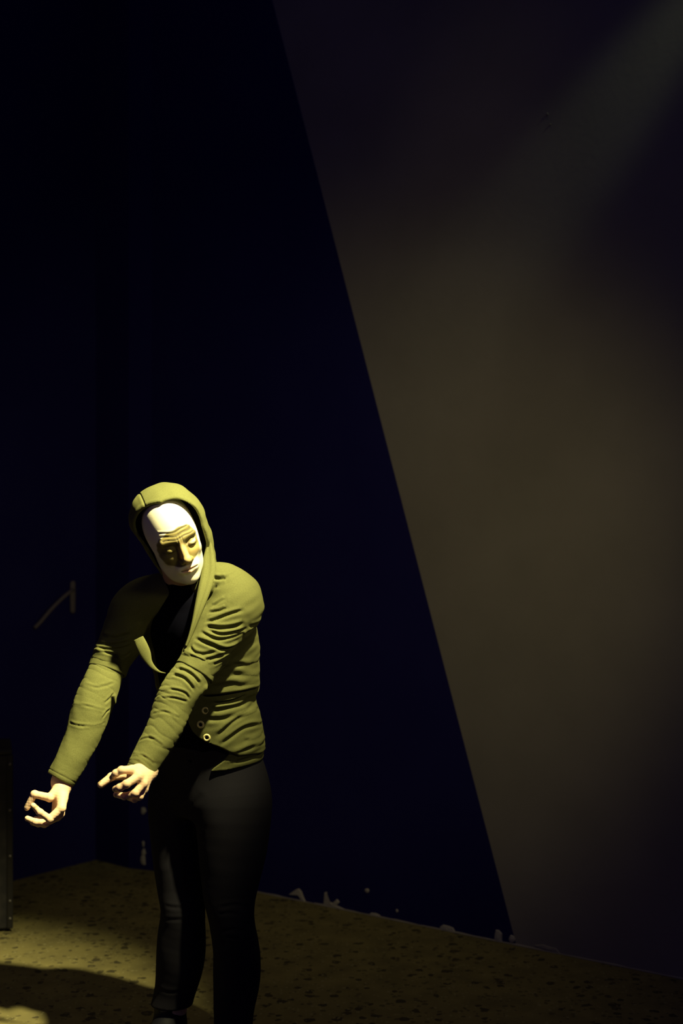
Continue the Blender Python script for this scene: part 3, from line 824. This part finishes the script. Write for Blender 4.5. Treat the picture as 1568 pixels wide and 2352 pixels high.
# placket strip and eyelets
def eyelet(x, y, par):
    c = hit(x, y, jacket); g, _ = grad(jacket, c[None], .004); n = g[0]
    if n[1] > 0: n = -n
    c = c+n*.0015
    u = norm(np.cross(n, (0, 0, 1))); v = np.cross(u, n); R, r = .0078, .0030
    ring = [c+u*R*math.cos(2*math.pi*i/20)+v*R*math.sin(2*math.pi*i/20) for i in range(20)]
    e = link('eyelet', sweep('eyelet', ring, [(r, r*.7)]*20, 8, flat=n, closed=True), M_brass, par)
    disc = [c+(u*R*.9*math.cos(2*math.pi*i/16)+v*R*.9*math.sin(2*math.pi*i/16))+n*.0006 for i in range(16)]
    V = disc+[d-n*.004 for d in disc]
    me = mesh_py('eyelet_hole', V, [tuple(range(16)), tuple(range(16, 32))[::-1]]+[(i, i+16, (i+1) % 16+16, (i+1) % 16) for i in range(16)])
    me.materials.append(M_hole)
    return e, me
for (x, y) in ((472, 1632), (461, 1664), (475, 1694), (500, 1718)):
    e, hm = eyelet(x, y, jk)
    hm.materials.clear(); ho = bpy.data.objects.new('eyelet_hole', hm)
    # the dark disc belongs to the ring: join its faces into the ring mesh
    me = e.data; V = [v.co.copy() for v in me.vertices]; n0 = len(V); Fs = [tuple(p.vertices) for p in me.polygons]; nf = len(Fs)
    V += [v.co.copy() for v in hm.vertices]; Fs += [tuple(i+n0 for i in p.vertices) for p in hm.polygons]
    bpy.data.objects.remove(ho)
    nm = mesh_py('eyelet', V, Fs, True); nm.materials.append(M_brass); nm.materials.append(M_hole)
    for p in nm.polygons:
        if p.index >= nf: p.material_index = 1; p.use_smooth = False
    e.data = nm

# ---- boots
def boot(ank, fwd, top):
    fwd = norm(fwd); side = norm(np.cross(fwd, (0, 0, 1))); ank = np.array(ank)
    heel = ank-fwd*.045; toe = ank+fwd*.185
    g = lambda a, s, z: np.array([ank[0]+fwd[0]*a+side[0]*s, ank[1]+fwd[1]*a+side[1]*s, z])
    def f(p):
        d = rcone(p, g(0, 0, .07), g(-.003, 0, top-.01), .046, .049)
        d = smin(d, rcone(p, g(-.035, 0, .045), g(.02, 0, .060), .034, .040), .02)
        d = smin(d, rcone(p, g(.0, 0, .055), g(.15, .004, .036), .040, .034), .02)
        d = smin(d, rcone(p, g(.12, .005, .036), g(.18, .004, .034), .038, .026), .015)
        return smax(smax(d, .020-p[:, 2], .003), p[:, 2]-top, .003)
    def sole(p):
        d = rcone(p, g(-.040, 0, .012), g(.04, 0, .012), .040, .036)
        d = smin(d, rcone(p, g(.04, 0, .012), g(.14, .004, .012), .036, .044), .02)
        d = smin(d, rcone(p, g(.14, .004, .012), g(.185, .004, .012), .044, .030), .01)
        return smax(smax(d, p[:, 2]-.024, .003), .0005-p[:, 2], .001)
    lo = np.minimum(heel, toe)-.09; hi = np.maximum(heel, toe)+.09; lo[2] = -.01; hi[2] = top+.03
    V, F = polygonise(f, lo, hi, .0035)
    o = link('boot', mesh_np('boot', V, F), M_boot, person)
    V, F = polygonise(sole, lo, hi, .0035); link('sole', mesh_np('sole', V, F), M_boot, o)
    for kz in range(6):
        a = .045-.0+.016*kz*0; zz = .060+.0125*kz
        fa = .043+max(0, (.085-zz))*1.1
        pts = [g(fa-.010, -.020, zz), g(fa+.001, -.008, zz+.003), g(fa+.0015, .008, zz+.001), g(fa-.010, .020, zz+.004)]
        if zz < top: link('bootlace', sweep('bootlace', catmull(pts, 3), .0022, 6), M_lace, o)
    return o
boot(P(533, 2400, 4.03)[:2].tolist()+[0], (-.35, -.93, 0), .115)
boot(P(391, 2335, 4.14)[:2].tolist()+[0], (-.30, -.95, 0), .165)
